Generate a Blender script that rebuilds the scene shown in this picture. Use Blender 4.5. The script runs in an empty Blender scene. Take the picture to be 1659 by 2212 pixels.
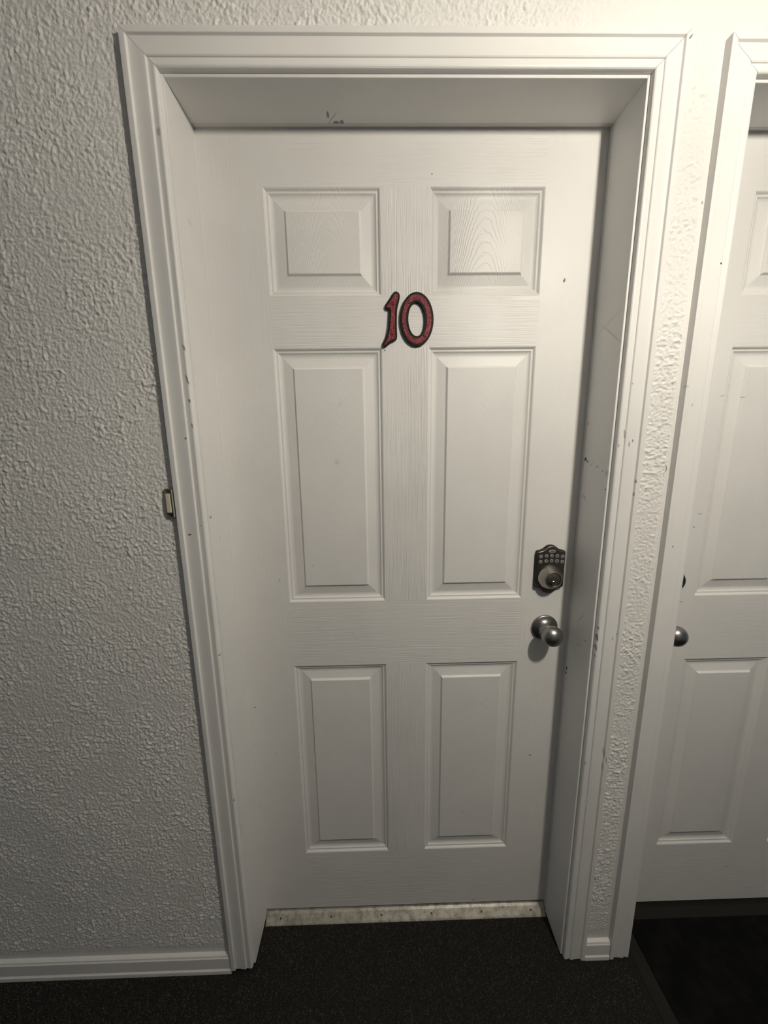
import bpy, bmesh, math, random
import numpy as np
from mathutils import Matrix, Vector

random.seed(7)
rng = np.random.default_rng(11)
scene = bpy.context.scene
COL = scene.collection
R = math.radians

# ------------------------------------------------------------------ camera
cd = bpy.data.cameras.new('camera')
cam = bpy.data.objects.new('camera', cd)
COL.objects.link(cam)
scene.camera = cam
cd.sensor_fit = 'VERTICAL'
cd.sensor_height = 24.0
cd.lens = 823.283 / 2212.0 * 24.0
cd.clip_start = 0.01
PITCH, YAW, ROLL = -0.1940, -0.0172, -0.0136
_fw = Vector((-math.sin(YAW) * math.cos(PITCH), math.cos(YAW) * math.cos(PITCH), math.sin(PITCH)))
_r = Vector((math.cos(YAW), math.sin(YAW), 0.0))
_u = _r.cross(_fw)
_r2 = _r * math.cos(ROLL) + _u * math.sin(ROLL)
_u2 = -_r * math.sin(ROLL) + _u * math.cos(ROLL)
cam.matrix_world = Matrix(((_r2.x, _u2.x, -_fw.x, -0.0689), (_r2.y, _u2.y, -_fw.y, -0.8005),
                           (_r2.z, _u2.z, -_fw.z, 1.4231), (0, 0, 0, 1)))

# ------------------------------------------------------------------ world, exposure
world = bpy.data.worlds.new('world')
scene.world = world
world.use_nodes = True
wb = world.node_tree.nodes['Background']
wb.inputs[0].default_value = (0.62, 0.81, 1.0, 1)      # cool light from the far ends of the hallway
wb.inputs[1].default_value = 0.12
vs = scene.view_settings
vs.view_transform = 'Standard'
vs.look = 'None'
vs.gamma = 1.0
vs.exposure = 0.0
vs.use_curve_mapping = False
LAMP_COLOR = (1.0, 0.922, 0.795)
LAMP_POWER = 48.5
LAMP = Vector((0.57, -0.85, 2.10))

# ------------------------------------------------------------------ helpers
def tag(o, label=None, cat=None, group=None, kind=None):
    if label: o['label'] = label
    if cat: o['category'] = cat
    if group: o['group'] = group
    if kind: o['kind'] = kind
    return o

def empty(name, loc=(0, 0, 0)):
    o = bpy.data.objects.new(name, None)
    o.empty_display_size = 0.05
    o.location = loc
    COL.objects.link(o)
    return o

def wloc(o):
    v = Vector((0, 0, 0))
    while o is not None:
        v = v + o.location if o.type == 'EMPTY' else v
        o = o.parent
    return v

def link(name, me, mat, parent=None, smooth=False):
    """one mesh in world coordinates, kept in place under its parent"""
    o = bpy.data.objects.new(name, me)
    COL.objects.link(o)
    if mat: me.materials.append(mat)
    if smooth:
        me.polygons.foreach_set('use_smooth', [True] * len(me.polygons))
    if parent:
        o.parent = parent
        if parent.type == 'EMPTY': o.matrix_parent_inverse = Matrix.Translation(-wloc(parent))
    return o

def from_bm(name, bm, mat, parent=None, smooth=False, angle=None):
    bmesh.ops.recalc_face_normals(bm, faces=bm.faces)
    me = bpy.data.meshes.new(name)
    bm.to_mesh(me)
    bm.free()
    o = link(name, me, mat, parent, smooth)
    if angle is not None:
        me.polygons.foreach_set('use_smooth', [True] * len(me.polygons))
        try:
            me.set_sharp_from_angle(angle=R(angle))
        except Exception:
            pass
    return o

def add_box(bm, x0, x1, y0, y1, z0, z1):
    v = [bm.verts.new(p) for p in ((x0, y0, z0), (x1, y0, z0), (x1, y1, z0), (x0, y1, z0),
                                   (x0, y0, z1), (x1, y0, z1), (x1, y1, z1), (x0, y1, z1))]
    for f in ((0, 1, 5, 4), (1, 2, 6, 5), (2, 3, 7, 6), (3, 0, 4, 7), (4, 5, 6, 7), (3, 2, 1, 0)):
        bm.faces.new([v[i] for i in f])

def box(name, x0, x1, y0, y1, z0, z1, mat, parent=None, bevel=0.0):
    bm = bmesh.new()
    add_box(bm, x0, x1, y0, y1, z0, z1)
    if bevel:
        bmesh.ops.bevel(bm, geom=bm.edges[:], offset=bevel, segments=2, affect='EDGES', profile=0.5)
    return from_bm(name, bm, mat, parent)

def loft(bm, loops, closed=True, caps=(False, False)):
    """loops: list of equally long lists of points"""
    vl = [[bm.verts.new(p) for p in lp] for lp in loops]
    n = len(vl[0])
    for a, b in zip(vl[:-1], vl[1:]):
        for i in range(n if closed else n - 1):
            j = (i + 1) % n
            bm.faces.new((a[i], a[j], b[j], b[i]))
    if caps[0]: bm.faces.new(vl[0][::-1])
    if caps[1]: bm.faces.new(vl[-1])
    return vl

def lathe_y(bm, cx, cz, y0, prof, n=40, cap=True):
    """prof: (radius, protrusion towards the viewer); the axis runs along y"""
    loops = []
    for r, p in prof:
        loops.append([(cx + r * math.cos(2 * math.pi * k / n), y0 - p, cz + r * math.sin(2 * math.pi * k / n)) for k in range(n)])
    loft(bm, loops, True, (False, cap))

def smooth_loop(pts, per=4):
    """closed Catmull-Rom"""
    out = []
    n = len(pts)
    for i in range(n):
        p0, p1, p2, p3 = (np.array(pts[(i + k) % n], float) for k in (-1, 0, 1, 2))
        for s in range(per):
            t = s / per
            out.append(tuple(0.5 * ((2 * p1) + (-p0 + p2) * t + (2 * p0 - 5 * p1 + 4 * p2 - p3) * t * t + (-p0 + 3 * p1 - 3 * p2 + p3) * t ** 3)))
    return out

def offset_loop(pts, d):
    """push a closed 2-D loop outwards by d (either winding)"""
    P = np.array(pts)
    area = 0.5 * np.sum(P[:, 0] * np.roll(P[:, 1], -1) - np.roll(P[:, 0], -1) * P[:, 1])
    T = np.roll(P, -1, 0) - np.roll(P, 1, 0)
    T /= np.linalg.norm(T, axis=1)[:, None] + 1e-12
    N = np.stack([T[:, 1], -T[:, 0]], 1) * (1 if area > 0 else -1)
    return [tuple(p) for p in P + N * d]

# ------------------------------------------------------------------ materials
class NT:
    def __init__(self, name):
        self.m = bpy.data.materials.new(name)
        self.m.use_nodes = True
        self.t = self.m.node_tree
        self.b = self.t.nodes['Principled BSDF']
        self._obj = None
    def n(self, typ, **kw):
        nd = self.t.nodes.new(typ)
        for k, v in kw.items(): setattr(nd, k, v)
        return nd
    def l(self, a, b): self.t.links.new(a, b)
    def coords(self):
        if self._obj is None: self._obj = self.n('ShaderNodeTexCoord').outputs['Object']
        return self._obj
    def val(self, sock, v):
        if hasattr(v, 'links') or hasattr(v, 'is_linked'): self.l(v, sock)
        else: sock.default_value = v
    def math(self, op, a, b=None, clamp=False):
        m = self.n('ShaderNodeMath', operation=op, use_clamp=clamp)
        self.val(m.inputs[0], a)
        if b is not None: self.val(m.inputs[1], b)
        return m.outputs[0]
    def mapping(self, scale=(1, 1, 1), loc=(0, 0, 0), rot=(0, 0, 0), typ='POINT', vec=None):
        m = self.n('ShaderNodeMapping', vector_type=typ)
        self.l(vec or self.coords(), m.inputs['Vector'])
        m.inputs['Location'].default_value = loc
        m.inputs['Rotation'].default_value = rot
        m.inputs['Scale'].default_value = scale
        return m.outputs[0]
    def noise(self, scale, detail=2, rough=0.5, dist=0.0, vec=None):
        t = self.n('ShaderNodeTexNoise')
        self.l(vec or self.coords(), t.inputs['Vector'])
        t.inputs['Scale'].default_value = scale
        t.inputs['Detail'].default_value = detail
        t.inputs['Roughness'].default_value = rough
        t.inputs['Distortion'].default_value = dist
        return t.outputs[0]
    def remap(self, v, a, b, c=0.0, d=1.0, smooth=False):
        m = self.n('ShaderNodeMapRange', interpolation_type='SMOOTHSTEP' if smooth else 'LINEAR')
        self.l(v, m.inputs['Value'])
        for i, x in zip(('From Min', 'From Max', 'To Min', 'To Max'), (a, b, c, d)): m.inputs[i].default_value = x
        return m.outputs[0]
    def mix(self, fac, a, b):
        m = self.n('ShaderNodeMix', data_type='RGBA')
        self.val(m.inputs[0], fac)
        for s, v in ((m.inputs[6], a), (m.inputs[7], b)):
            if isinstance(v, tuple): s.default_value = (v[0], v[1], v[2], 1)
            else: self.l(v, s)
        return m.outputs[2]
    def bump(self, h, dist, strength=1.0, normal=None):
        b = self.n('ShaderNodeBump')
        b.inputs['Strength'].default_value = strength
        b.inputs['Distance'].default_value = dist
        self.l(h, b.inputs['Height'])
        if normal: self.l(normal, b.inputs['Normal'])
        return b.outputs[0]
    def base(self, v):
        if isinstance(v, tuple): self.b.inputs['Base Color'].default_value = (v[0], v[1], v[2], 1)
        else: self.l(v, self.b.inputs['Base Color'])
    def set(self, **kw):
        for k, v in kw.items(): self.val(self.b.inputs[k.replace('_', ' ')], v)
        return self.m

def simple(name, col, rough=0.5, metal=0.0, spec=0.5):
    t = NT(name)
    t.base(col)
    return t.set(Roughness=rough, Metallic=metal, Specular_IOR_Level=spec)

PAINT = (0.80, 0.79, 0.77)

def add_marks(t, color, marks):
    """worn spots and scuffs with a shape of their own: (x, y, z, r_u, r_v, angle, strength, softness, axis)"""
    if not marks: return color
    nz = t.n('ShaderNodeTexNoise')
    t.l(t.coords(), nz.inputs['Vector'])
    nz.inputs['Scale'].default_value = 420
    nz.inputs['Detail'].default_value = 2
    sub = t.n('ShaderNodeVectorMath', operation='SUBTRACT')
    t.l(nz.outputs[1], sub.inputs[0])
    sub.inputs[1].default_value = (0.5, 0.5, 0.5)
    sc = t.n('ShaderNodeVectorMath', operation='SCALE')
    t.l(sub.outputs[0], sc.inputs[0])
    sc.inputs[3].default_value = 0.004
    ad = t.n('ShaderNodeVectorMath', operation='ADD')
    t.l(t.coords(), ad.inputs[0])
    t.l(sc.outputs[0], ad.inputs[1])
    acc = None
    for (x, y, z, ru, rv, ang, st, soft, ax) in marks:
        deep = 0.012
        if ax == 'y': scl, rot = (ru, deep, rv), (0, -R(ang), 0)
        elif ax == 'x': scl, rot = (deep, ru, rv), (R(ang), 0, 0)
        else: scl, rot = (ru, rv, deep), (0, 0, R(ang))
        v = t.mapping(scale=scl, loc=(x, y, z), rot=rot, typ='TEXTURE', vec=ad.outputs[0])
        ln = t.n('ShaderNodeVectorMath', operation='LENGTH')
        t.l(v, ln.inputs[0])
        f = t.remap(ln.outputs['Value'], 1.0, max(0.0, 1.0 - soft), 0.0, st, True)
        acc = f if acc is None else t.math('MAXIMUM', acc, f)
    return t.mix(acc, color, (0.035, 0.026, 0.020))

def paint(name, grain=None, xp=0.0, marks=(), rough=0.46, dirt=0.06, tone=PAINT, depth=0.0004):
    t = NT(name)
    c = t.noise(5.0, 4, 0.6)
    col = t.mix(t.remap(c, 0.35, 0.75, 0.0, 1.0), tone, tuple(a * (1 - dirt) for a in tone))
    col = add_marks(t, col, marks)
    t.base(col)
    fine = t.noise(260, 2, 0.5)
    nrm = t.bump(fine, 0.00012, 0.6)
    if grain in ('v', 'h'):
        s = (330, 1, 7) if grain == 'v' else (7, 1, 330)
        wob = t.noise(9, 2, 0.5)
        g = t.noise(1.0, 2.5, 0.6, 0.35, vec=t.mapping(scale=s))
        g = t.remap(g, 0.36, 0.56, 0.0, 1.0, True)
        msk = t.remap(wob, 0.35, 0.6, 0.15, 1.0)
        nrm = t.bump(t.math('MULTIPLY', g, msk), depth, 1.0, nrm)
    elif grain == 'c':
        sx = t.n('ShaderNodeSeparateXYZ')
        t.l(t.coords(), sx.inputs[0])
        dx = t.math('SUBTRACT', sx.outputs[0], xp)
        x2 = t.math('MULTIPLY', t.math('MULTIPLY', dx, dx), 46.0)
        dz = t.math('ADD', sx.outputs[2], x2)
        w1 = t.math('MULTIPLY', t.noise(28, 3, 0.6), 0.030)
        w2 = t.math('MULTIPLY', t.noise(220, 2, 0.6), 0.0035)
        ph = t.math('MULTIPLY', t.math('ADD', t.math('ADD', dz, w1), w2), 300.0)
        g = t.remap(t.math('SINE', ph), 0.55, 1.0, 1.0, 0.0, True)
        msk = t.remap(t.noise(7, 2, 0.5), 0.36, 0.62, 0.12, 1.0)
        nrm = t.bump(t.math('MULTIPLY', g, msk), depth, 1.0, nrm)
    t.l(nrm, t.b.inputs['Normal'])
    return t.set(Roughness=rough, Specular_IOR_Level=0.5)

def MK(rows, ax):
    return [(*r, ax) for r in rows]

D = 0.1114           # depth of the door faces behind the wall
marks_door = MK([(0.35, D, 1.7555, .0024, .0050, -15, .95, .2), (-0.0467, D, 1.6146, .0018, .0018, 0, .9, .3),
    (-0.4073, D, 0.7142, .002, .002, 0, .9, .3), (0.3483, D, 0.5403, .0050, .0016, -20, .95, .3), (-0.318, D, 1.073, .002, .004, 0, .6, .5),
    (0.2945, D, 0.1303, .002, .002, 0, .7, .4), (0.0561, D, 1.9591, .002, .002, 0, .6, .4), (-0.0995, D, 0.2687, .004, .0027, 0, .6, .5),
    (-0.0076, D, 1.4766, .0018, .0033, 0, .4, .6), (-0.3627, D, 0.5677, .0034, .0034, 0, .3, .8), (-0.2997, D, 0.5537, .002, .0027, 0, .5, .5),
    (0.2052, D, 0.0292, .008, .004, 0, .35, .8)], 'y')
marks_panel = MK([(-0.1631, D, 1.3667, .010, .012, 0, .16, .9), (-0.150, D, 1.50, .006, .007, 0, .12, .9), (0.1638, D, 0.3523, .007, .0027, 0, .25, .8),
    (0.2049, D, 0.7065, .0027, .0027, 0, .35, .6), (-0.2326, D, 1.1103, .0034, .0034, 0, .3, .8), (0.1318, D, 0.5833, .002, .004, 0, .35, .6)], 'y')
marks_door2 = MK([(0.7934, D, 1.5037, .0054, .00135, 5, .6, .5), (0.7312, D, 1.2257, .0081, .00135, 5, .5, .5), (0.7208, D, 1.1928, .0019, .0019, 0, .9, .3),
    (0.717, D, 0.9926, .0027, .0016, 0, .7, .4), (0.9738, D, 0.1235, .0068, .0018, -5, .7, .4), (0.7421, D, 1.5074, .0068, .0018, 20, .4, .6)], 'y')
marks_cl = MK([(-0.4671, -.012, 1.2264, .0050, .0020, 10, .85, .3), (-0.4523, -.012, 1.4259, .002, .0028, 0, .85, .3), (-0.441, -.012, 1.9526, .0054, .0094, 0, .35, .6),
    (-0.4366, -.012, 1.5972, .0025, .0080, 15, .6, .4), (-0.4369, -.012, 1.5386, .002, .012, 12, .75, .4), (-0.4369, -.012, 1.4984, .002, .0047, 10, .8, .3),
    (-0.4367, -.012, 1.4502, .0019, .0067, 10, .6, .4), (-0.4418, -.012, 1.245, .002, .002, 0, .7, .4), (-0.4321, -.012, 0.9436, .002, .0027, 0, .8, .3),
    (-0.4337, -.012, 0.5521, .002, .004, 10, .6, .4), (-0.4298, -.012, 0.5574, .0027, .012, 10, .3, .7), (-0.4290, -.012, 0.1781, .0018, .0067, 5, .7, .4)], 'y')
marks_ch = MK([(-0.1795, -.012, 2.0417, .0067, .0027, 0, .4, .6), (-0.1558, -.012, 2.0405, .0081, .0027, 0, .5, .5), (-0.1257, -.012, 2.0412, .0054, .0027, 0, .6, .4),
    (0.4689, -.012, 2.0821, .0021, .0034, 0, .9, .3), (0.4802, -.012, 2.0915, .0018, .0065, -40, .8, .4)], 'y')
marks_cr = MK([(0.4802, -.012, 2.0880, .0018, .0065, -40, .8, .4), (0.4290, -.012, 0.9899, .0020, .0054, 0, .6, .4), (0.4282, -.012, 0.967, .0024, .012, 8, .7, .4), (0.4285, -.012, 0.9415, .0021, .0108, 8, .65, .4),
    (0.4283, -.012, 0.9204, .0019, .0054, 8, .5, .5), (0.4525, -.012, 1.4016, .002, .0067, 8, .6, .4), (0.4593, -.012, 1.409, .0016, .004, 0, .7, .4),
    (0.4414, -.012, 1.4232, .0016, .012, 6, .6, .4), (0.4310, -.012, 1.3991, .0016, .0047, 6, .5, .5), (0.4739, -.012, 1.3245, .0018, .0054, 6, .6, .4),
    (0.473, -.012, 1.298, .0018, .0054, 6, .5, .4), (0.479, -.012, 0.6419, .002, .0135, 4, .55, .5), (0.4724, -.012, 0.6619, .0034, .0189, 6, .35, .6),
    (0.4729, -.012, 0.6221, .0027, .012, 6, .3, .6), (0.464, -.012, 0.9637, .0016, .0067, 6, .5, .5), (0.4714, -.012, 0.975, .0016, .004, 0, .5, .5),
    (0.4300, -.012, 0.6304, .002, .0067, 5, .45, .5), (0.4456, -.012, 1.5213, .0016, .0016, 0, .6, .4), (0.4395, -.012, 0.5197, .002, .0027, 0, .4, .5)], 'y')
marks_c2 = MK([(0.5909, -.012, 1.7383, .0022, .0022, 0, .95, .3), (0.5742, -.012, 1.1801, .0022, .0022, 0, .75, .4), (0.574, -.012, 1.4786, .0018, .0034, 0, .4, .5),
    (0.5556, -.012, 1.5148, .004, .0034, 0, .25, .6)], 'y')
marks_jr = MK([(0.4224, .0935, 1.3657, .0060, .0048, 0, .9, .25), (0.4224, .084, 1.3612, .004, .0025, 0, .9, .3), (0.4224, .0663, 1.3557, .0150, .0027, -25, .22, .8),
    (0.4224, .0434, 1.3522, .008, .0034, 0, .35, .7), (0.4224, .0207, 1.3438, .004, .002, 0, .6, .4), (0.4224, .0045, 1.3057, .003, .0024, 0, .8, .3),
    (0.4224, .0852, 1.2778, .0135, .0054, 30, .3, .8), (0.4224, .097, 1.4477, .006, .0054, 0, .4, .7), (0.4224, .0060, 1.3414, .010, .0108, 0, .25, .8),
    (0.4224, .0517, .9841, .0297, .0020, -50, .35, .6), (0.4224, .0253, .9388, .004, .0027, 0, .6, .4), (0.4224, .0509, .9129, .004, .0027, 0, .45, .5),
    (0.4224, .0385, 1.6284, .07, .0035, 35, .2, .8), (0.4224, .0965, .8195, .0045, .0047, 0, .95, .25), (0.4224, .0990, .8064, .005, .0054, 0, .95, .25),
    (0.4224, .0552, 1.6508, .06, .0025, -20, .18, .8)], 'x')
marks_jl = MK([(-0.4267, .006, 1.2598, .006, .004, 0, .6, .4), (-0.4267, .0415, 1.2021, .0108, .002, 45, .3, .6), (-0.4267, .0481, 1.8409, .0135, .0081, 0, .15, .9)], 'x')
marks_jh = MK([(-0.1528, .0788, 2.0404, .0030, .0110, 0, .7, .4), (-0.1457, .0875, 2.0404, .0014, .0220, 35, .45, .5), (-0.1384, .0975, 2.0404, .0070, .0060, 0, .7, .4),
    (-0.1273, .0965, 2.0404, .005, .006, 0, .7, .4)], 'z')

M = {}
M['stile'] = paint('door_paint_vertical_grain', 'v', marks=marks_door, depth=0.00012)
M['mullion'] = paint('mullion_paint_vertical_grain', 'v', marks=marks_door, depth=0.0006)
M['rail'] = paint('door_paint_horizontal_grain', 'h', marks=marks_door, depth=0.00034)
M['panel_a'] = paint('panel_paint_left', 'c', xp=-0.165, marks=marks_panel, depth=0.00013)
M['panel_b'] = paint('panel_paint_right', 'c', xp=0.172, marks=marks_panel, depth=0.00013)
M['panel_c'] = paint('panel_paint_top_left', 'c', xp=-0.165, marks=marks_panel, depth=0.00032)
M['panel_d'] = paint('panel_paint_top_right', 'c', xp=0.172, marks=marks_panel, depth=0.0009)
M['stile2'] = paint('second_door_paint_vertical_grain', 'v', marks=marks_door2, depth=0.00012)
M['rail2'] = paint('second_door_paint_horizontal_grain', 'h', marks=marks_door2, depth=0.0002)
M['panel2'] = paint('second_door_panel_paint', 'c', xp=0.86, marks=marks_door2, depth=0.0002)
M['cas_l'] = paint('casing_paint_left', marks=marks_cl)
M['cas_h'] = paint('casing_paint_head', marks=marks_ch)
M['cas_r'] = paint('casing_paint_right', marks=marks_cr)
M['cas_2'] = paint('casing_paint_second', marks=marks_c2)
M['jamb_l'] = paint('jamb_paint_left', marks=marks_jl)
M['jamb_r'] = paint('jamb_paint_right', marks=marks_jr)
M['jamb_h'] = paint('jamb_paint_head', marks=marks_jh)
M['trim'] = paint('trim_paint')
M['strip'] = simple('weatherstrip_grey', (0.36, 0.35, 0.33), 0.7)

def wall_mat():
    t = NT('textured_wall_paint')
    c = t.noise(3.0, 4, 0.6)
    col = t.mix(t.remap(c, 0.3, 0.75), (0.80, 0.79, 0.765), (0.75, 0.738, 0.712))
    col = add_marks(t, col, MK([(0.5455, 0, 1.3516, .0013, .0090, 15, .8, .4), (0.5440, 0, 1.3448, .0013, .005, -30, .7, .4), (0.549, 0, 1.8461, .0018, .004, 0, .6, .4),
                                (0.5440, 0, 1.1255, .002, .002, 0, .7, .4), (0.5430, 0, 1.0582, .002, .002, 0, .5, .4)], 'y'))
    t.base(col)
    n1 = t.noise(420, 3, 0.55)
    t.l(t.bump(n1, 0.0014, 0.8), t.b.inputs['Normal'])
    return t.set(Roughness=0.55, Specular_IOR_Level=0.35)
M['wall'] = wall_mat()
M['plain_wall'] = simple('plain_wall_paint', (0.46, 0.455, 0.45), 0.7)

def carpet_mat(name, a, b):
    t = NT(name)
    n = t.noise(700, 2, 0.7)
    n2 = t.noise(16, 3, 0.6)
    col = t.mix(t.remap(n, 0.38, 0.66), a, b)
    col = t.mix(t.remap(n2, 0.45, 0.75, 0.0, 0.35), col, (0.030, 0.026, 0.020))
    t.base(col)
    t.l(t.bump(t.noise(900, 2, 0.6), 0.002, 0.8), t.b.inputs['Normal'])
    return t.set(Roughness=0.95, Specular_IOR_Level=0.1)
M['carpet'] = carpet_mat('dark_carpet', (0.010, 0.0095, 0.009), (0.045, 0.042, 0.038))
M['fiber'] = carpet_mat('carpet_fibre', (0.008, 0.0076, 0.007), (0.25, 0.235, 0.21))
M['mat_pile'] = carpet_mat('doormat_pile', (0.004, 0.004, 0.0045), (0.008, 0.008, 0.009))
M['mat_rubber'] = simple('doormat_rubber', (0.020, 0.018, 0.015), 0.8, 0, 0.2)

def metal(name, col, rough, sc=900, axis=None):
    t = NT(name)
    t.base(col)
    n = t.noise(1.0, 2, 0.6, vec=t.mapping(scale=(40, sc, 40)))
    t.set(Roughness=t.remap(n, 0.3, 0.7, rough * 0.85, rough * 1.2), Metallic=1.0)
    return t.m
M['nickel'] = metal('satin_nickel', (0.33, 0.325, 0.32), 0.34)
M['plate'] = metal('dark_satin_plate', (0.17, 0.155, 0.14), 0.38)
M['cone'] = metal('satin_cylinder', (0.40, 0.375, 0.34), 0.32)
M['face'] = metal('satin_lock_face', (0.20, 0.185, 0.17), 0.40)
M['plug'] = metal('bright_plug', (0.62, 0.60, 0.57), 0.25)
M['gasket'] = simple('black_gasket', (0.008, 0.007, 0.006), 0.6)
M['key_ring'] = simple('key_translucent_grey', (0.26, 0.255, 0.245), 0.45)
M['key_ink'] = simple('key_ink', (0.012, 0.011, 0.010), 0.7)
M['black'] = simple('black_enamel', (0.004, 0.0035, 0.0035), 0.5, 0, 0.22)

def red_mat():
    t = NT('hammered_red_enamel')
    vo = t.n('ShaderNodeTexVoronoi', feature='DISTANCE_TO_EDGE')
    nz = t.noise(300, 2, 0.6)
    wv = t.n('ShaderNodeVectorMath', operation='ADD')
    cmb = t.n('ShaderNodeCombineXYZ')
    k = t.math('MULTIPLY', nz, 0.006)
    for i in range(3): t.l(k, cmb.inputs[i])
    t.l(t.coords(), wv.inputs[0]); t.l(cmb.outputs[0], wv.inputs[1])
    t.l(wv.outputs[0], vo.inputs['Vector'])
    vo.inputs['Scale'].default_value = 260
    e = t.remap(vo.outputs['Distance'], 0.03, 0.17)
    big = t.remap(t.noise(150, 2, 0.5), 0.35, 0.6)
    col = t.mix(big, (0.30, 0.024, 0.034), (0.47, 0.075, 0.088))
    col = t.mix(e, (0.050, 0.004, 0.007), col)
    t.base(col)
    t.l(t.bump(e, 0.0004, 0.8), t.b.inputs['Normal'])
    return t.set(Roughness=0.38)
M['red'] = red_mat()
M['darkred'] = simple('dark_red_screw', (0.10, 0.010, 0.014), 0.35)

def thr_mat():
    t = NT('worn_threshold_metal')
    n = t.noise(60, 4, 0.65)
    n2 = t.noise(14, 3, 0.6)
    col = t.mix(t.remap(n, 0.42, 0.66), (0.50, 0.475, 0.42), (0.26, 0.24, 0.20))
    col = t.mix(t.remap(n2, 0.5, 0.7, 0, 0.5), col, (0.30, 0.27, 0.22))
    t.base(col)
    t.l(t.bump(n, 0.0008, 0.6), t.b.inputs['Normal'])
    return t.set(Roughness=0.42, Metallic=0.35)
M['threshold'] = thr_mat()
M['screw'] = simple('dark_screw', (0.05, 0.045, 0.04), 0.5, 0.6)
M['bronze'] = simple('aged_bronze', (0.20, 0.185, 0.14), 0.45, 0.35)
M['key_lip'] = simple('pale_lip_metal', (0.60, 0.58, 0.52), 0.4, 0.3)  # doorbell lip, paler than the bronze housing
M['ivory'] = simple('yellowed_ivory_plastic', (0.62, 0.58, 0.42), 0.35)
M['hole'] = simple('painted_slot_shade', (0.004, 0.004, 0.004), 0.8)  # keyhole's inner shade painted near-black on a raised shape, nothing cut in

# ------------------------------------------------------------------ the setting
FLOOR_Z = -0.010
JL, JR, JT = -0.4267, 0.4224, 2.0404
CW = 0.0560                       # casing width
CASE_OUT_L, CASE_OUT_R, CASE_TOP = -0.4886, 0.4827, 2.0990
J2L, J2R, J2T = 0.6150, 1.4490, 2.0340
C2L, C2R, C2TOP = 0.5535, 1.5105, 2.0925
CEIL = 2.62
BACK = -2.90

def perlin(x, y, seed):
    g = np.random.default_rng(seed)
    perm = g.permutation(1024)
    ang = g.random(1024) * 2 * np.pi
    gx, gy = np.cos(ang), np.sin(ang)
    xi, yi = np.floor(x).astype(int), np.floor(y).astype(int)
    xf, yf = x - xi, y - yi
    u, v = xf ** 3 * (xf * (xf * 6 - 15) + 10), yf ** 3 * (yf * (yf * 6 - 15) + 10)
    def gr(ix, iy, dx, dy):
        h = perm[(perm[ix & 1023] + iy) & 1023]
        return gx[h] * dx + gy[h] * dy
    a = gr(xi, yi, xf, yf); b = gr(xi + 1, yi, xf - 1, yf)
    c = gr(xi, yi + 1, xf, yf - 1); d = gr(xi + 1, yi + 1, xf - 1, yf - 1)
    return (a + u * (b - a)) * (1 - v) + (c + u * (d - c)) * v

def sstep(e0, e1, x):
    t = np.clip((x - e0) / (e1 - e0), 0, 1)
    return t * t * (3 - 2 * t)

DX0, DX1, DZ1 = -1.32, 1.60, 2.42   # extent of the modelled stucco relief
def relief(x, z):
    """sprayed, slightly knocked-down wall texture; metres of protrusion"""
    wx = x + 0.004 * perlin(x * 60, z * 60, 5)
    wz = z + 0.004 * perlin(x * 60, z * 60, 6)
    a = perlin(wx * 138, wz * 138, 1)
    b = perlin(wx * 225, wz * 225, 2)
    c = perlin(wx * 55, wz * 55, 3)
    d = perlin(x * 195 + 31, z * 195 + 7, 8)
    e = perlin(wx * 92 + 3, wz * 92 + 11, 9)
    h = 0.0012 + 0.0017 * (a + 0.35 * c) + 0.0017 * b + 0.0017 * d + 0.0017 * sstep(0.12, 0.50, e)
    h *= 0.70 + 0.5 * sstep(-0.35, 0.35, perlin(x * 9, z * 9, 4))
    m = sstep(DX0, DX0 + 0.05, x) * sstep(DX1, DX1 - 0.05, x) * sstep(DZ1, DZ1 - 0.04, z)
    m *= sstep(0.056, 0.090, z)                                               # caulked above the baseboard
    m *= 1 - 0.9 * (1 - sstep(0.75, 1.12, np.hypot((x + 0.5085) / 0.0185, (z - 1.2905) / 0.0405)))   # smooth patch at the bell
    mid = (x > 0.45) & (x < 0.60) & (z < C2TOP)
    m = np.where(mid, m * sstep(C2L - 0.004, C2L - 0.016, x) * sstep(CASE_OUT_R + 0.000, CASE_OUT_R + 0.006, x), m)
    m = np.where((x < C2L) & (x > 0.30) & (z > 1.98), m * (1 - 0.55 * sstep(2.0, 2.1, z)), m)
    return h * m

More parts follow.
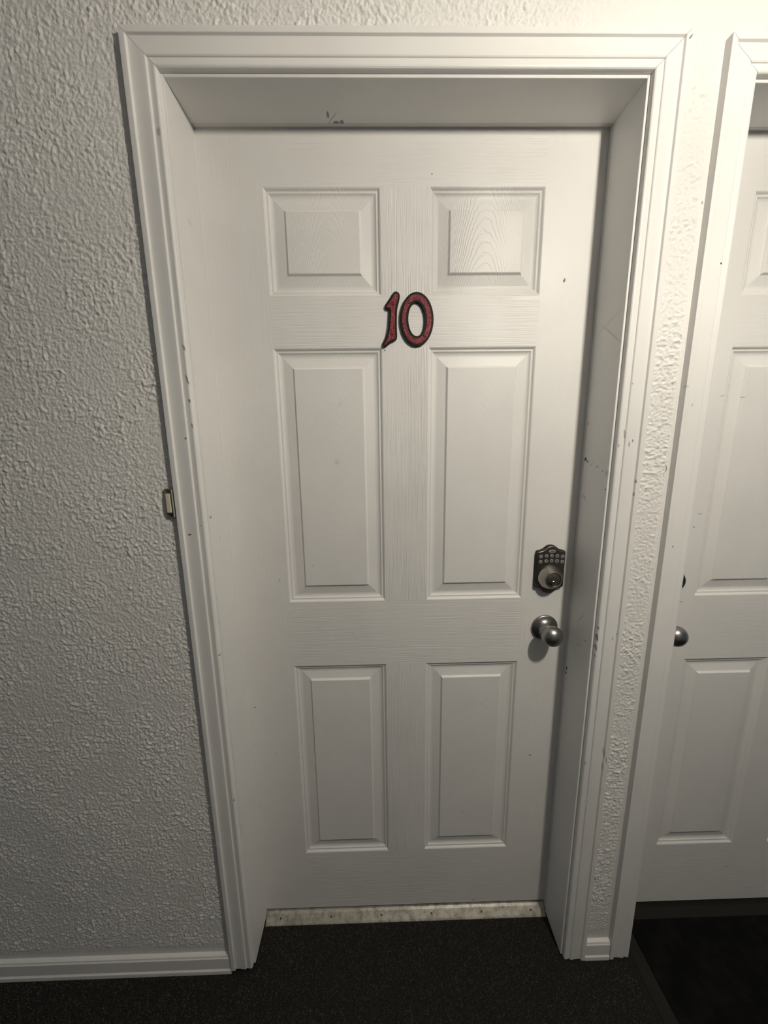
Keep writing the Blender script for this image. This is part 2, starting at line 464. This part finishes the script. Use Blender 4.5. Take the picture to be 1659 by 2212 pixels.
def build_front_wall():
    h = 0.0018
    patches = [(DX0, CASE_OUT_L + 0.012, FLOOR_Z, DZ1), (CASE_OUT_L + 0.012, CASE_OUT_R - 0.012, CASE_TOP - 0.012, DZ1),
               (CASE_OUT_R - 0.012, C2L + 0.012, FLOOR_Z, DZ1), (C2L + 0.012, DX1, C2TOP - 0.012, DZ1)]
    V, F, base = [], [], 0
    for x0, x1, z0, z1 in patches:
        i0, i1 = int(round(x0 / h)), int(round(x1 / h))
        k0, k1 = int(round(z0 / h)), int(round(z1 / h))
        xs, zs = np.arange(i0, i1 + 1) * h, np.arange(k0, k1 + 1) * h
        X, Z = np.meshgrid(xs, zs)
        Yv = -relief(X.ravel(), Z.ravel())
        V.append(np.stack([X.ravel(), Yv, Z.ravel()], 1))
        nx, nz = len(xs), len(zs)
        idx = np.arange(nx * nz).reshape(nz, nx) + base
        F.append(np.stack([idx[:-1, :-1], idx[:-1, 1:], idx[1:, 1:], idx[1:, :-1]], -1).reshape(-1, 4))
        base += nx * nz
    def quad(x0, x1, z0, z1):
        nonlocal base
        V.append(np.array([(x0, 0, z0), (x1, 0, z0), (x1, 0, z1), (x0, 0, z1)], float))
        F.append(np.array([[base, base + 1, base + 2, base + 3]])); base += 4
    def block(x0, x1, z0, z1, y0=0.004, y1=0.15):
        nonlocal base
        V.append(np.array([(x0, y0, z0), (x1, y0, z0), (x1, y1, z0), (x0, y1, z0), (x0, y0, z1), (x1, y0, z1), (x1, y1, z1), (x0, y1, z1)], float))
        F.append(np.array([(0, 1, 5, 4), (1, 2, 6, 5), (2, 3, 7, 6), (3, 0, 4, 7), (4, 5, 6, 7), (3, 2, 1, 0)]) + base); base += 8
    r = lambda v: round(v / h) * h
    quad(-3.0, r(DX0), FLOOR_Z, CEIL)
    quad(r(DX1), 3.0, FLOOR_Z, CEIL)
    quad(r(DX0), r(DX1), r(DZ1), CEIL)
    quad(r(C2R - 0.012), r(DX1), FLOOR_Z, r(C2TOP - 0.012))
    block(-3.0, JL - 0.02, FLOOR_Z, CEIL); block(JL - 0.02, JR + 0.02, JT + 0.02, CEIL)
    block(JR + 0.02, J2L - 0.02, FLOOR_Z, CEIL); block(J2L - 0.02, J2R + 0.02, J2T + 0.02, CEIL)
    block(J2R + 0.02, 3.0, FLOOR_Z, CEIL)
    V = np.concatenate(V); F = np.concatenate(F)
    me = bpy.data.meshes.new('wall_front')
    me.vertices.add(len(V)); me.vertices.foreach_set('co', V.astype(np.float32).ravel())
    me.loops.add(F.size); me.loops.foreach_set('vertex_index', F.astype(np.int32).ravel())
    me.polygons.add(len(F))
    me.polygons.foreach_set('loop_start', np.arange(len(F), dtype=np.int32) * 4)
    me.polygons.foreach_set('loop_total', np.full(len(F), 4, dtype=np.int32))
    sm = np.ones(len(F), bool); sm[-30:] = False
    me.update(calc_edges=True); me.validate()
    me.polygons.foreach_set('use_smooth', sm)
    o = link('wall_front', me, M['wall'])
    return tag(o, 'off white wall with sprayed orange peel texture around the two doors', kind='structure')
build_front_wall()
tag(box('wall_back', -3.0, 3.0, BACK - 0.1, BACK, FLOOR_Z, CEIL, M['plain_wall']), 'plain white wall on the far side of the hallway', kind='structure')
tag(box('ceiling', -3.0, 3.0, BACK - 0.1, 0.15, CEIL, CEIL + 0.08, M['plain_wall']), 'flat white hallway ceiling', kind='structure')

floor = box('floor', -3.0, 3.0, BACK - 0.1, 0.15, FLOOR_Z - 0.05, FLOOR_Z, M['carpet'])
tag(floor, 'dark charcoal carpet covering the hallway floor', kind='structure')
def carpet_pile():
    n = 130000
    x = rng.uniform(-1.30, 0.66, n); y = rng.uniform(-0.42, 0.088, n)
    keep = (y < -0.016) | ((x > JL + 0.002) & (x < JR - 0.002))
    keep &= ~((x > 0.600) & (y > -0.60))
    keep &= ~((y > -0.02) & (x > 0.42))
    x, y = x[keep], y[keep]
    n = len(x)
    a = rng.uniform(0, 2 * np.pi, n); hgt = rng.uniform(0.0022, 0.0055, n); w = rng.uniform(0.0005, 0.0011, n)
    lx, ly = rng.normal(0, 0.0022, n), rng.normal(0, 0.0022, n)
    z = np.full(n, FLOOR_Z - 0.0003)
    A = np.stack([x - w * np.cos(a), y - w * np.sin(a), z], 1); B = np.stack([x + w * np.cos(a), y + w * np.sin(a), z], 1)
    Cc = np.stack([x + lx, y + ly, z + hgt], 1)
    V = np.stack([A, B, Cc], 1).reshape(-1, 3)
    me = bpy.data.meshes.new('carpet_pile')
    me.vertices.add(3 * n); me.vertices.foreach_set('co', V.astype(np.float32).ravel())
    me.loops.add(3 * n); me.loops.foreach_set('vertex_index', np.arange(3 * n, dtype=np.int32))
    me.polygons.add(n); me.polygons.foreach_set('loop_start', np.arange(n, dtype=np.int32) * 3)
    me.polygons.foreach_set('loop_total', np.full(n, 3, dtype=np.int32))
    me.update(calc_edges=True)
    o = link('carpet_pile', me, M['fiber'], floor)
    tag(o, kind='stuff')
carpet_pile()

# casing profile: u from the inner edge outwards, v protrusion from the wall
PROFILE = [(0.0, 0.0), (0.0, 0.0075), (0.0008, 0.0098), (0.0024, 0.0112), (0.0045, 0.0118), (0.0070, 0.0116), (0.0130, 0.0100), (0.0150, 0.0098),
           (0.0158, 0.0118), (0.0175, 0.0128), (0.0200, 0.0129), (0.0260, 0.0123), (0.0330, 0.0114), (0.0390, 0.0111), (0.0420, 0.0111), (0.0442, 0.0113),
           (0.0448, 0.0122), (0.0460, 0.0149), (0.0468, 0.0154), (0.0545, 0.0154), (0.0557, 0.0152), (0.0560, 0.0147), (0.0560, 0.0)]
def casing(parent, il, ir, it, zb_l, zb_r, mats):
    """side, head, side; mitred at 45 degrees; il/ir/it are the inner edges"""
    names = [('side_casing', mats[0]), ('head_casing', mats[1]), ('side_casing', mats[2])]
    for k, (nm, mt) in enumerate(names):
        bm = bmesh.new()
        if k == 0:
            lo = [(il - u, -v, zb_l) for u, v in PROFILE]; hi = [(il - u, -v, it + u) for u, v in PROFILE]
        elif k == 2:
            lo = [(ir + u, -v, zb_r) for u, v in PROFILE]; hi = [(ir + u, -v, it + u) for u, v in PROFILE]
        else:
            lo = [(il - u + 0.0007, -v, it + u) for u, v in PROFILE]; hi = [(ir + u - 0.0007, -v, it + u) for u, v in PROFILE]
        loft(bm, [lo, hi], True, (True, True))
        from_bm(nm, bm, mt, parent, angle=20)

def jambs(parent, jl, jr, jt, zb_l, zb_r, mats):
    t = 0.018
    box('side_jamb', jl - t, jl, 0.0, 0.1006, zb_l, jt + t, mats[0], parent, 0.0012)
    box('side_jamb', jr, jr + t, 0.0, 0.1006, zb_r, jt + t, mats[1], parent, 0.0012)
    box('head_jamb', jl, jr, 0.0, 0.1006, jt, jt + t, mats[2], parent, 0.0012)
    # the thin weather strip behind the stop, a hair back from the jamb face
    g = 0.0007
    box('weather_strip', jl - 0.012, jl - g * 0.3, 0.1010, 0.1180, 0.0, jt, M['trim'], parent)
    box('weather_strip', jr + g, jr + 0.012, 0.1016, 0.1180, 0.0, jt, M['trim'], parent)
    box('weather_strip', jl - 0.012, jr + 0.012, 0.1016, 0.1180, jt + g, jt + 0.012, M['trim'], parent)

REV = 0.0052
f1 = empty('trim_1', (0, 0, FLOOR_Z))
tag(f1, 'white moulded casing and deep jamb around the door numbered 10', kind='structure')
casing(f1, JL - REV, JR + REV, JT + REV, 0.003, -0.006, (M['cas_l'], M['cas_h'], M['cas_r']))
jambs(f1, JL, JR, JT, 0.002, -0.006, (M['jamb_l'], M['jamb_r'], M['jamb_h']))
f2 = empty('trim_2', (1.032, 0, FLOOR_Z))
tag(f2, 'white moulded casing and jamb around the neighbouring door on the right', kind='structure')
casing(f2, J2L - REV, J2R + REV, J2T + REV, -0.006, -0.006, (M['cas_2'], M['cas_2'], M['cas_2']))
jambs(f2, J2L, J2R, J2T, -0.006, -0.006, (M['trim'], M['trim'], M['trim']))

BASEP = [(0.0, 0.0490), (0.0045, 0.0482), (0.0082, 0.0462), (0.0090, 0.0440), (0.0084, 0.0425), (0.0090, 0.0412), (0.0110, 0.0395), (0.0113, 0.0300), (0.0113, 0.0060),
         (0.0106, 0.0045), (0.0116, 0.0030), (0.0138, 0.0010), (0.0142, -0.0030), (0.0142, FLOOR_Z - 0.002), (0.0, FLOOR_Z - 0.002)]
def baseboard(name, x0, x1, label):
    bm = bmesh.new()
    loft(bm, [[(x0, -p, z) for p, z in BASEP], [(x1, -p, z) for p, z in BASEP]], True, (True, True))
    tag(from_bm(name, bm, M['trim'], angle=25), label, kind='structure')
baseboard('baseboard_left', -3.0, CASE_OUT_L - 0.0004, 'low white moulded baseboard along the textured wall on the left')
baseboard('baseboard_right', CASE_OUT_R + 0.0018, C2L - 0.0004, 'short piece of white baseboard between the two door casings')
baseboard('baseboard_far', C2R + 0.003, 3.0, 'white baseboard beyond the neighbouring door')

# ------------------------------------------------------------------ doors
PANELP = [(0.0, 0.0), (0.0012, 0.0003), (0.0030, 0.0016), (0.0052, 0.0046), (0.0066, 0.0052), (0.0088, 0.0050), (0.0100, 0.0054), (0.0122, 0.0076), (0.0150, 0.0089),
          (0.0178, 0.0094), (0.0208, 0.0094), (0.0222, 0.0091), (0.0408, 0.0052), (0.0416, 0.0047), (0.0448, 0.0007), (0.0458, 0.0003)]
def panel(parent, x0, x1, z0, z1, mat):
    bm = bmesh.new()
    loops = [[(x0 + d, D + v, z0 + d), (x1 - d, D + v, z0 + d), (x1 - d, D + v, z1 - d), (x0 + d, D + v, z1 - d)] for d, v in PANELP]
    loops.insert(0, [(x0, D + 0.012, z0), (x1, D + 0.012, z0), (x1, D + 0.012, z1), (x0, D + 0.012, z1)])
    loft(bm, loops, True, (True, True))
    from_bm('panel', bm, mat, parent)

def door(name, label, dl, dr, xc, a, b, zs, z0, z1, ms, mr, mm, mp):
    d = empty(name, (xc, D, z0))
    tag(d, label, kind='structure')
    T = D + 0.012
    box('stile', dl, xc - b, D, T, z0, z1, ms, d)
    box('stile', xc + b, dr, D, T, z0, z1, ms, d)
    zz = [z1, zs[0], zs[1], zs[2], zs[3], zs[4], zs[5], z0]
    for k in range(0, 8, 2):
        box('rail', xc - b, xc + b, D, T, zz[k + 1], zz[k], mr, d)
    for k in range(1, 7, 2):
        box('mullion', xc - a, xc + a, D, T, zz[k + 1], zz[k], mm, d)
        panel(d, xc - b, xc - a, zz[k + 1], zz[k], mp[0 if k > 1 else 2])
        panel(d, xc + a, xc + b, zz[k + 1], zz[k], mp[1 if k > 1 else 3])
    box('core', dl, dr, T, D + 0.038, z0, z1, M['trim'], d)
    return d
d1 = door('door_1', 'white six panel door with embossed wood grain, red number 10, keypad lock and round knob', -0.4345, 0.4310, 0.0, 0.0521, 0.2972,
          (1.9367, 1.7275, 1.6212, 1.0127, 0.8343, 0.2244), 0.0200, 2.0480, M['stile'], M['rail'], M['mullion'], (M['panel_a'], M['panel_b'], M['panel_c'], M['panel_d']))
d2 = door('door_2', 'white six panel door on the right, cut off by the edge of the picture', 0.6080, 1.4560, 1.0320, 0.0520, 0.2840,
          (1.9280, 1.7240, 1.6160, 1.0080, 0.8285, 0.2130), -0.0020, 2.0410, M['stile2'], M['rail2'], M['stile2'], (M['panel2'],) * 4)

# ---- knobs
def knob(parent, cx, cz, mirror=False):
    bm = bmesh.new()
    lathe_y(bm, cx, cz, D, [(0.0345, 0.0), (0.0345, 0.0030), (0.0338, 0.0045), (0.0320, 0.0056), (0.0300, 0.0062), (0.0270, 0.0070), (0.0225, 0.0092),
                            (0.0180, 0.0135), (0.0150, 0.0190), (0.0138, 0.0250), (0.0140, 0.0290)], 56)
    k = from_bm('door_knob', bm, M['nickel'], parent, angle=50)
    bm = bmesh.new()
    prof = []
    for i in range(0, 19):
        th = R(-62 + i * (152 / 18.0))
        prof.append((max(0.0262 * math.cos(th), 0.0002), 0.0475 + 0.0225 * math.sin(th)))
    lathe_y(bm, cx, cz, D, prof, 56)
    from_bm('ball', bm, M['nickel'], k, smooth=True)
    return k
k1 = knob(d1, 0.3612, 0.9300)
k1['label'] = 'round satin nickel door knob on a circular rose'
k2 = knob(d2, 0.6755, 0.9225)
k2['label'] = 'round satin knob half hidden by the casing'

# ---- keypad deadbolt
LX, LZ = 0.3615, 0.0
def plate_outline(grow=0.0):
    half = [(0.0, 1.1530), (0.0050, 1.1526), (0.0090, 1.1508), (0.0130, 1.1478), (0.0170, 1.1444), (0.0210, 1.1418), (0.0250, 1.1403), (0.0300, 1.1393), (0.0338, 1.1382), (0.0350, 1.1360),
            (0.0350, 1.1150), (0.0350, 1.0900), (0.0350, 1.0650), (0.0350, 1.0475), (0.0338, 1.0453), (0.0300, 1.0441), (0.0250, 1.0428), (0.0210, 1.0408), (0.0170, 1.0376), (0.0130, 1.0336), (0.0090, 1.0306), (0.0050, 1.0290), (0.0, 1.0285)]
    left = [(-x, z) for x, z in half[1:-1]][::-1]
    lp = [(LX + x, z) for x, z in half + left]
    return offset_loop(lp, grow) if grow else lp
def flat_loft(bm, rings, cap=True):
    loft(bm, [[(x, y, z) for x, z in lp] for lp, y in rings], True, (False, cap))
bm = bmesh.new()
flat_loft(bm, [(plate_outline(0.0012), D), (plate_outline(0.0012), D - 0.0085), (plate_outline(0.0004), D - 0.0095), (plate_outline(-0.0003), D - 0.0095)])
lock = from_bm('deadbolt', bm, M['gasket'], d1)
lock['label'] = 'keypad deadbolt with ten round keys and a key cylinder'
bm = bmesh.new()
flat_loft(bm, [(plate_outline(-0.0002), D - 0.0090), (plate_outline(-0.0002), D - 0.0105), (plate_outline(-0.0012), D - 0.0118), (plate_outline(-0.0022), D - 0.0122), (plate_outline(-0.0030), D - 0.0122)])
from_bm('face_plate', bm, M['plate'], lock, angle=35)
YF = D - 0.0122
bm = bmesh.new()
CZ = 1.0725
lathe_y(bm, LX, CZ, D, [(0.0330, 0.0118), (0.0330, 0.0126), (0.0322, 0.0132), (0.0318, 0.0132)], 64)
from_bm('cylinder_groove', bm, M['gasket'], lock)
bm = bmesh.new()
lathe_y(bm, LX, CZ, D, [(0.0316, 0.0122), (0.0312, 0.0150), (0.0290, 0.0195), (0.0218, 0.0322), (0.0208, 0.0336), (0.0192, 0.0342), (0.0176, 0.0342), (0.0172, 0.0338), (0.0170, 0.0322)], 64, cap=False)
from_bm('cylinder', bm, M['cone'], lock, angle=14)
bm = bmesh.new()
lathe_y(bm, LX, CZ, D, [(0.0170, 0.0300), (0.0164, 0.0326), (0.0160, 0.0328)], 48)
from_bm('lock_face', bm, M['face'], lock, angle=30)
bm = bmesh.new()
lathe_y(bm, LX + 0.0004, CZ - 0.0078, D, [(0.0066, 0.0326), (0.0066, 0.0330), (0.0061, 0.0332)], 28)
from_bm('plug_ring', bm, M['gasket'], lock)
bm = bmesh.new()
lathe_y(bm, LX + 0.0004, CZ - 0.0078, D, [(0.0056, 0.0328), (0.0056, 0.0336), (0.0050, 0.0340)], 28)
from_bm('key_plug', bm, M['plug'], lock, angle=30)
bm = bmesh.new()
kx, kz, ky = LX + 0.0004, CZ - 0.0078, D - 0.0341
for q in ([(-.0004, .0036), (.0008, .0034), (.0012, .0008), (.0020, -.0006), (.0018, -.0020), (.0006, -.0014), (.0002, -.0036), (-.0012, -.0034), (-.0008, -.0006)],):
    loft(bm, [[(kx + a, ky + 0.0008, kz + c) for a, c in q], [(kx + a, ky, kz + c) for a, c in q]], True, (False, True))
from_bm('keyhole', bm, M['hole'], lock)

def text_mesh(txt, size, x, y, z, depth=0.0002, bold=True):
    cu = bpy.data.curves.new('txt', 'FONT')
    cu.body = txt; cu.size = size; cu.align_x = 'CENTER'; cu.align_y = 'CENTER'
    cu.extrude = depth; cu.resolution_u = 3
    if bold: cu.offset = size * 0.02
    o = bpy.data.objects.new('txt', cu)
    COL.objects.link(o)
    dg = bpy.context.evaluated_depsgraph_get()
    me = bpy.data.meshes.new_from_object(o.evaluated_get(dg))
    bpy.data.objects.remove(o)
    bpy.data.curves.remove(cu)
    me.transform(Matrix.Translation((x, y, z)) @ Matrix.Rotation(R(90), 4, 'X'))
    return me
rowz = [(1.1274, 1.1287, 1.1288, 1.1276, 1.1254), (1.1140, 1.1153, 1.1154, 1.1142, 1.1120)]
for r in range(2):
    for c in range(5):
        bx, bz = LX + 0.0006 + (c - 2) * 0.01355, rowz[r][c] + (c - 2) * 0.0003
        bm = bmesh.new()
        lathe_y(bm, bx, bz, YF, [(0.0046, -0.0002), (0.0046, 0.0006), (0.0041, 0.0011), (0.0032, 0.0012)], 24)
        from_bm('key_button', bm, M['key_ring'], lock, angle=35)
        me = text_mesh('1234567890'[r * 5 + c], 0.0068, bx, YF - 0.0012, bz)
        link('key_numeral', me, M['key_ink'], lock)
pill = [(LX + 0.0008 + sx * 0.0048 + 0.0038 * math.cos(t), 1.1398 + 0.0038 * math.sin(t)) for sx, t0 in ((1, -90), (-1, 90)) for t in [R(t0 + 15 * i) for i in range(13)]]
bm = bmesh.new()
flat_loft(bm, [(pill, YF + 0.0002), (pill, YF - 0.0005), (offset_loop(pill, -0.0005), YF - 0.0008)])
from_bm('badge', bm, M['key_ring'], lock)
bm = bmesh.new()
for x0, x1, z0, z1 in ((-.0036, -.0016, -.0012, .0004), (-.0014, .0010, -.0006, .0008), (.0018, .0038, -.0012, .0010)):
    add_box(bm, LX + 0.0012 + x0, LX + 0.0012 + x1, YF - 0.0009, YF - 0.0007, 1.1396 + z0, 1.1396 + z1)
from_bm('badge_print', bm, M['key_ink'], lock)

# second door's plain round deadbolt
bm = bmesh.new()
lathe_y(bm, 0.6770, 1.0560, D, [(0.0345, 0.0), (0.0345, 0.0020), (0.0300, 0.0140), (0.0255, 0.0210), (0.0190, 0.0225)], 48)
dk = from_bm('deadbolt', bm, M['plate'], d2, angle=35)
dk['label'] = 'dark round deadbolt just showing past the casing'

# ------------------------------------------------------------------ numerals on the door
ONE = [(-0.0212, 1.7296), (-0.0164, 1.727), (-0.0179, 1.7164), (-0.0206, 1.7075), (-0.0227, 1.6962), (-0.0236, 1.677), (-0.0235, 1.6575), (-0.0231, 1.6437), (-0.0239, 1.6381), (-0.0315, 1.6354),
       (-0.0396, 1.6301), (-0.0465, 1.6244), (-0.0476, 1.6255), (-0.0433, 1.6328), (-0.0397, 1.6403), (-0.0366, 1.6496), (-0.034, 1.6633), (-0.0327, 1.6782), (-0.0315, 1.6918), (-0.0329, 1.7006),
       (-0.04, 1.7025), (-0.0404, 1.7048), (-0.035, 1.7121), (-0.0276, 1.7221), (-0.0239, 1.7282)]
YN = D - 0.0074
def screw(parent, x, z, y):
    bm = bmesh.new()
    lathe_y(bm, x, z, y, [(0.0036, -0.0004), (0.0036, 0.0003), (0.0030, 0.0008), (0.0022, 0.0010), (0.0018, 0.0006), (0.0012, 0.0005)], 18)
    from_bm('screw', bm, M['darkred'], parent, angle=30)
def numeral_one():
    t = empty('door_numeral', (-0.03, D, 1.62))
    tag(t, 'narrow red numeral 1 with flared foot and black outline, left digit on the door', 'numeral', 'door number 10')
    red = smooth_loop(ONE, 3)
    rim = offset_loop(red, 0.0044)
    rim = [tuple((np.array(rim[i - 1]) + 2 * np.array(rim[i]) + np.array(rim[(i + 1) % len(rim)])) / 4) for i in range(len(rim))]
    rim_in = [tuple(np.array(p) * 0.82 + np.array(q) * 0.18) for p, q in zip(rim, red)]
    bm = bmesh.new()
    flat_loft(bm, [(rim, D), (rim, YN + 0.0010), (rim_in, YN), (red, YN), (red, YN + 0.0012)])
    from_bm('outline', bm, M['black'], t)
    bm = bmesh.new()
    flat_loft(bm, [(red, YN + 0.0012), (red, YN + 0.0005), (offset_loop(red, -0.0004), YN + 0.0002)])
    from_bm('face', bm, M['red'], t)
    screw(t, -0.0278, 1.7089, YN + 0.0002); screw(t, -0.0302, 1.6478, YN + 0.0002)
numeral_one()
def oval(cx, cz, rx, rz, tilt=0.0, n=64, egg=0.0):
    o = []
    for k in range(n):
        t = 2 * math.pi * k / n
        x, z = rx * math.cos(t) * (1 + egg * math.sin(t)), rz * math.sin(t)
        o.append((cx + x * math.cos(tilt) - z * math.sin(tilt), cz + x * math.sin(tilt) + z * math.cos(tilt)))
    return o
def numeral_zero():
    t = empty('door_numeral', (0.025, D, 1.62))
    tag(t, 'oval red numeral 0 with black outline and open centre, right digit on the door', 'numeral', 'door number 10')
    cx, cz, tl = 0.0250, 1.6772, R(1.5)
    ro, ri = oval(cx, cz, 0.0325, 0.0508, tl), oval(cx - 0.0006, cz + 0.0000, 0.0233, 0.0397, tl)
    bo, bi = oval(cx, cz, 0.0371, 0.0555, tl), oval(cx - 0.0006, cz, 0.0182, 0.0346, tl)
    bo2, bi2 = oval(cx, cz, 0.0365, 0.0549, tl), oval(cx - 0.0006, cz, 0.0188, 0.0352, tl)
    bm = bmesh.new()
    flat_loft(bm, [(bo, D), (bo, YN + 0.0008), (bo2, YN), (ro, YN), (ro, YN + 0.0012), (ri, YN + 0.0012), (ri, YN), (bi2, YN), (bi, YN + 0.0008), (bi, D)], cap=False)
    from_bm('outline', bm, M['black'], t)
    bm = bmesh.new()
    ro2, ri2 = offset_loop(ro, -0.0004), offset_loop(ri, 0.0004)
    flat_loft(bm, [(ro, YN + 0.0012), (ro, YN + 0.0005), (ro2, YN + 0.0002), (ri2, YN + 0.0002), (ri, YN + 0.0005), (ri, YN + 0.0012)], cap=False)
    from_bm('face', bm, M['red'], t)
    screw(t, 0.0072, 1.7123, YN + 0.0002); screw(t, 0.0424, 1.6433, YN + 0.0002)
numeral_zero()

# ------------------------------------------------------------------ threshold
def threshold():
    t = empty('door_threshold', (0, 0.1, FLOOR_Z))
    tag(t, 'worn pale metal threshold strip with dark screws under the door numbered 10', 'threshold')
    prof = [(0.0865, -0.0095), (0.0870, -0.0082), (0.0900, -0.0055), (0.1060, 0.0070), (0.1120, 0.0098), (0.1300, 0.0102), (0.1300, -0.0095)]
    bm = bmesh.new()
    loft(bm, [[(JL + 0.0015, y, z) for y, z in prof], [(JR - 0.0015, y, z) for y, z in prof]], True, (True, True))
    from_bm('strip', bm, M['threshold'], t)
    for x in (-0.3817, -0.2298, -0.0777, 0.0744, 0.2266, 0.3775):
        bm = bmesh.new()
        y, z = 0.0985, 0.00115
        nrm = Vector((0, -0.616, 0.788)); e1 = Vector((1, 0, 0)); e2 = nrm.cross(e1)
        c = Vector((x, y, z))
        loops = [[tuple(c + e1 * (rr * math.cos(k * math.pi / 6)) + e2 * (rr * math.sin(k * math.pi / 6)) + nrm * hh) for k in range(12)] for rr, hh in ((0.0026, -0.001), (0.0026, 0.0004), (0.0018, 0.0008))]
        loft(bm, loops, True, (False, True))
        from_bm('screw', bm, M['screw'], t)
threshold()

# ------------------------------------------------------------------ doorbell on the left wall
def doorbell():
    t = empty('doorbell', (-0.503, 0, 1.262))
    tag(t, 'small bronze doorbell with an ivory push button beside the door casing', 'doorbell')
    x0, x1, z0, z1 = -0.5120, -0.4925, 1.2625, 1.3238
    bm = bmesh.new()
    def rr(i, y, c=0.0012):
        a, b, e, f = x0 + i, x1 - i, z0 + i, z1 - i
        return [(a + c, y, e), (b - c, y, e), (b, y, e + c), (b, y, f - c), (b - c, y, f), (a + c, y, f), (a, y, f - c), (a, y, e + c)]
    loft(bm, [rr(0, 0.0), rr(0, -0.0062), rr(0.0008, -0.0070), rr(0.0022, -0.0070), rr(0.0026, -0.0052)], True, (False, True))
    from_bm('housing', bm, M['bronze'], t)
    box('lip', x1 - 0.0020, x1 + 0.0004, -0.0130, -0.0060, z0 + 0.0020, z1 - 0.0010, M['key_lip'], t, 0.0006)
    box('push_button', -0.5085, -0.4985, -0.0120, -0.0050, 1.2735, 1.3140, M['ivory'], t, 0.0018)
    for z in (1.3192, 1.2678):
        bm = bmesh.new()
        lathe_y(bm, -0.5035, z, 0.0, [(0.0030, 0.0050), (0.0030, 0.0066), (0.0024, 0.0072), (0.0016, 0.0066)], 20)
        from_bm('screw', bm, M['screw'], t, angle=30)
doorbell()

# ------------------------------------------------------------------ doormat in front of the second door
def doormat():
    t = empty('doormat', (1.03, -0.2, FLOOR_Z))
    tag(t, 'black doormat with a rubber border lying before the door on the right', 'doormat')
    x0, x1, y0, y1 = 0.6190, 1.4450, -0.52, 0.1040
    def rect(i, z): return [(x0 + i, y0 + i, z), (x1 - i, y0 + i, z), (x1 - i, y1 - i, z), (x0 + i, y1 - i, z)]
    bm = bmesh.new()
    loft(bm, [rect(0, FLOOR_Z + 0.0002), rect(0.0005, FLOOR_Z + 0.0015), rect(0.006, FLOOR_Z + 0.0032), rect(0.034, FLOOR_Z + 0.0042), rect(0.0345, FLOOR_Z + 0.0020)], True, (True, True))
    from_bm('rubber_border', bm, M['mat_rubber'], t)
    bm = bmesh.new()
    loft(bm, [rect(0.0340, FLOOR_Z + 0.0022), rect(0.0345, FLOOR_Z + 0.0060), rect(0.036, FLOOR_Z + 0.0070)], True, (False, True))
    from_bm('pile', bm, M['mat_pile'], t)
doormat()

# ------------------------------------------------------------------ the hallway lamp (above the frame, to the right)
def ceiling_light():
    t = empty('ceiling_light', (LAMP.x, LAMP.y, CEIL))
    tag(t, 'bare spiral bulb hanging from the hallway ceiling', 'ceiling light')
    def lathe_z(name, prof, mat, n=32):
        bm = bmesh.new()
        loft(bm, [[(LAMP.x + r * math.cos(2 * math.pi * k / n), LAMP.y + r * math.sin(2 * math.pi * k / n), z) for k in range(n)] for r, z in prof], True, (True, True))
        return from_bm(name, bm, mat, t, angle=35)
    lathe_z('canopy', [(0.055, CEIL), (0.055, CEIL - 0.008), (0.040, CEIL - 0.020), (0.012, CEIL - 0.026)], M['plain_wall'])
    lathe_z('stem', [(0.007, CEIL - 0.024), (0.007, LAMP.z + 0.115)], M['plain_wall'], 12)
    lathe_z('socket', [(0.012, LAMP.z + 0.120), (0.021, LAMP.z + 0.112), (0.021, LAMP.z + 0.075), (0.024, LAMP.z + 0.070), (0.024, LAMP.z + 0.044), (0.018, LAMP.z + 0.040)], M['plain_wall'])
    em = bpy.data.materials.new('lit_bulb_glass')
    em.use_nodes = True
    nt = em.node_tree
    nt.nodes.clear()
    e = nt.nodes.new('ShaderNodeEmission'); out = nt.nodes.new('ShaderNodeOutputMaterial')
    nt.links.new(e.outputs[0], out.inputs[0])
    bm = bmesh.new()
    turns, N, m, rt, rh = 3.0, 54, 6, 0.0065, 0.0270
    loops = []
    for i in range(N + 1):
        s = i / N
        a = 2 * math.pi * turns * s
        c = Vector((LAMP.x + rh * math.cos(a), LAMP.y + rh * math.sin(a), LAMP.z + 0.042 - 0.080 * s))
        rad = Vector((math.cos(a), math.sin(a), 0)); up = Vector((0, 0, 1))
        loops.append([tuple(c + (rad * math.cos(q) + up * math.sin(q)) * rt) for q in [2 * math.pi * k / m for k in range(m)]])
    loft(bm, loops, True, (True, True))
    area = sum(f.calc_area() for f in bm.faces)
    b = from_bm('bulb', bm, em, t, smooth=True)
    e.inputs['Color'].default_value = (*LAMP_COLOR, 1)
    e.inputs['Strength'].default_value = LAMP_POWER / (math.pi * area)
ceiling_light()
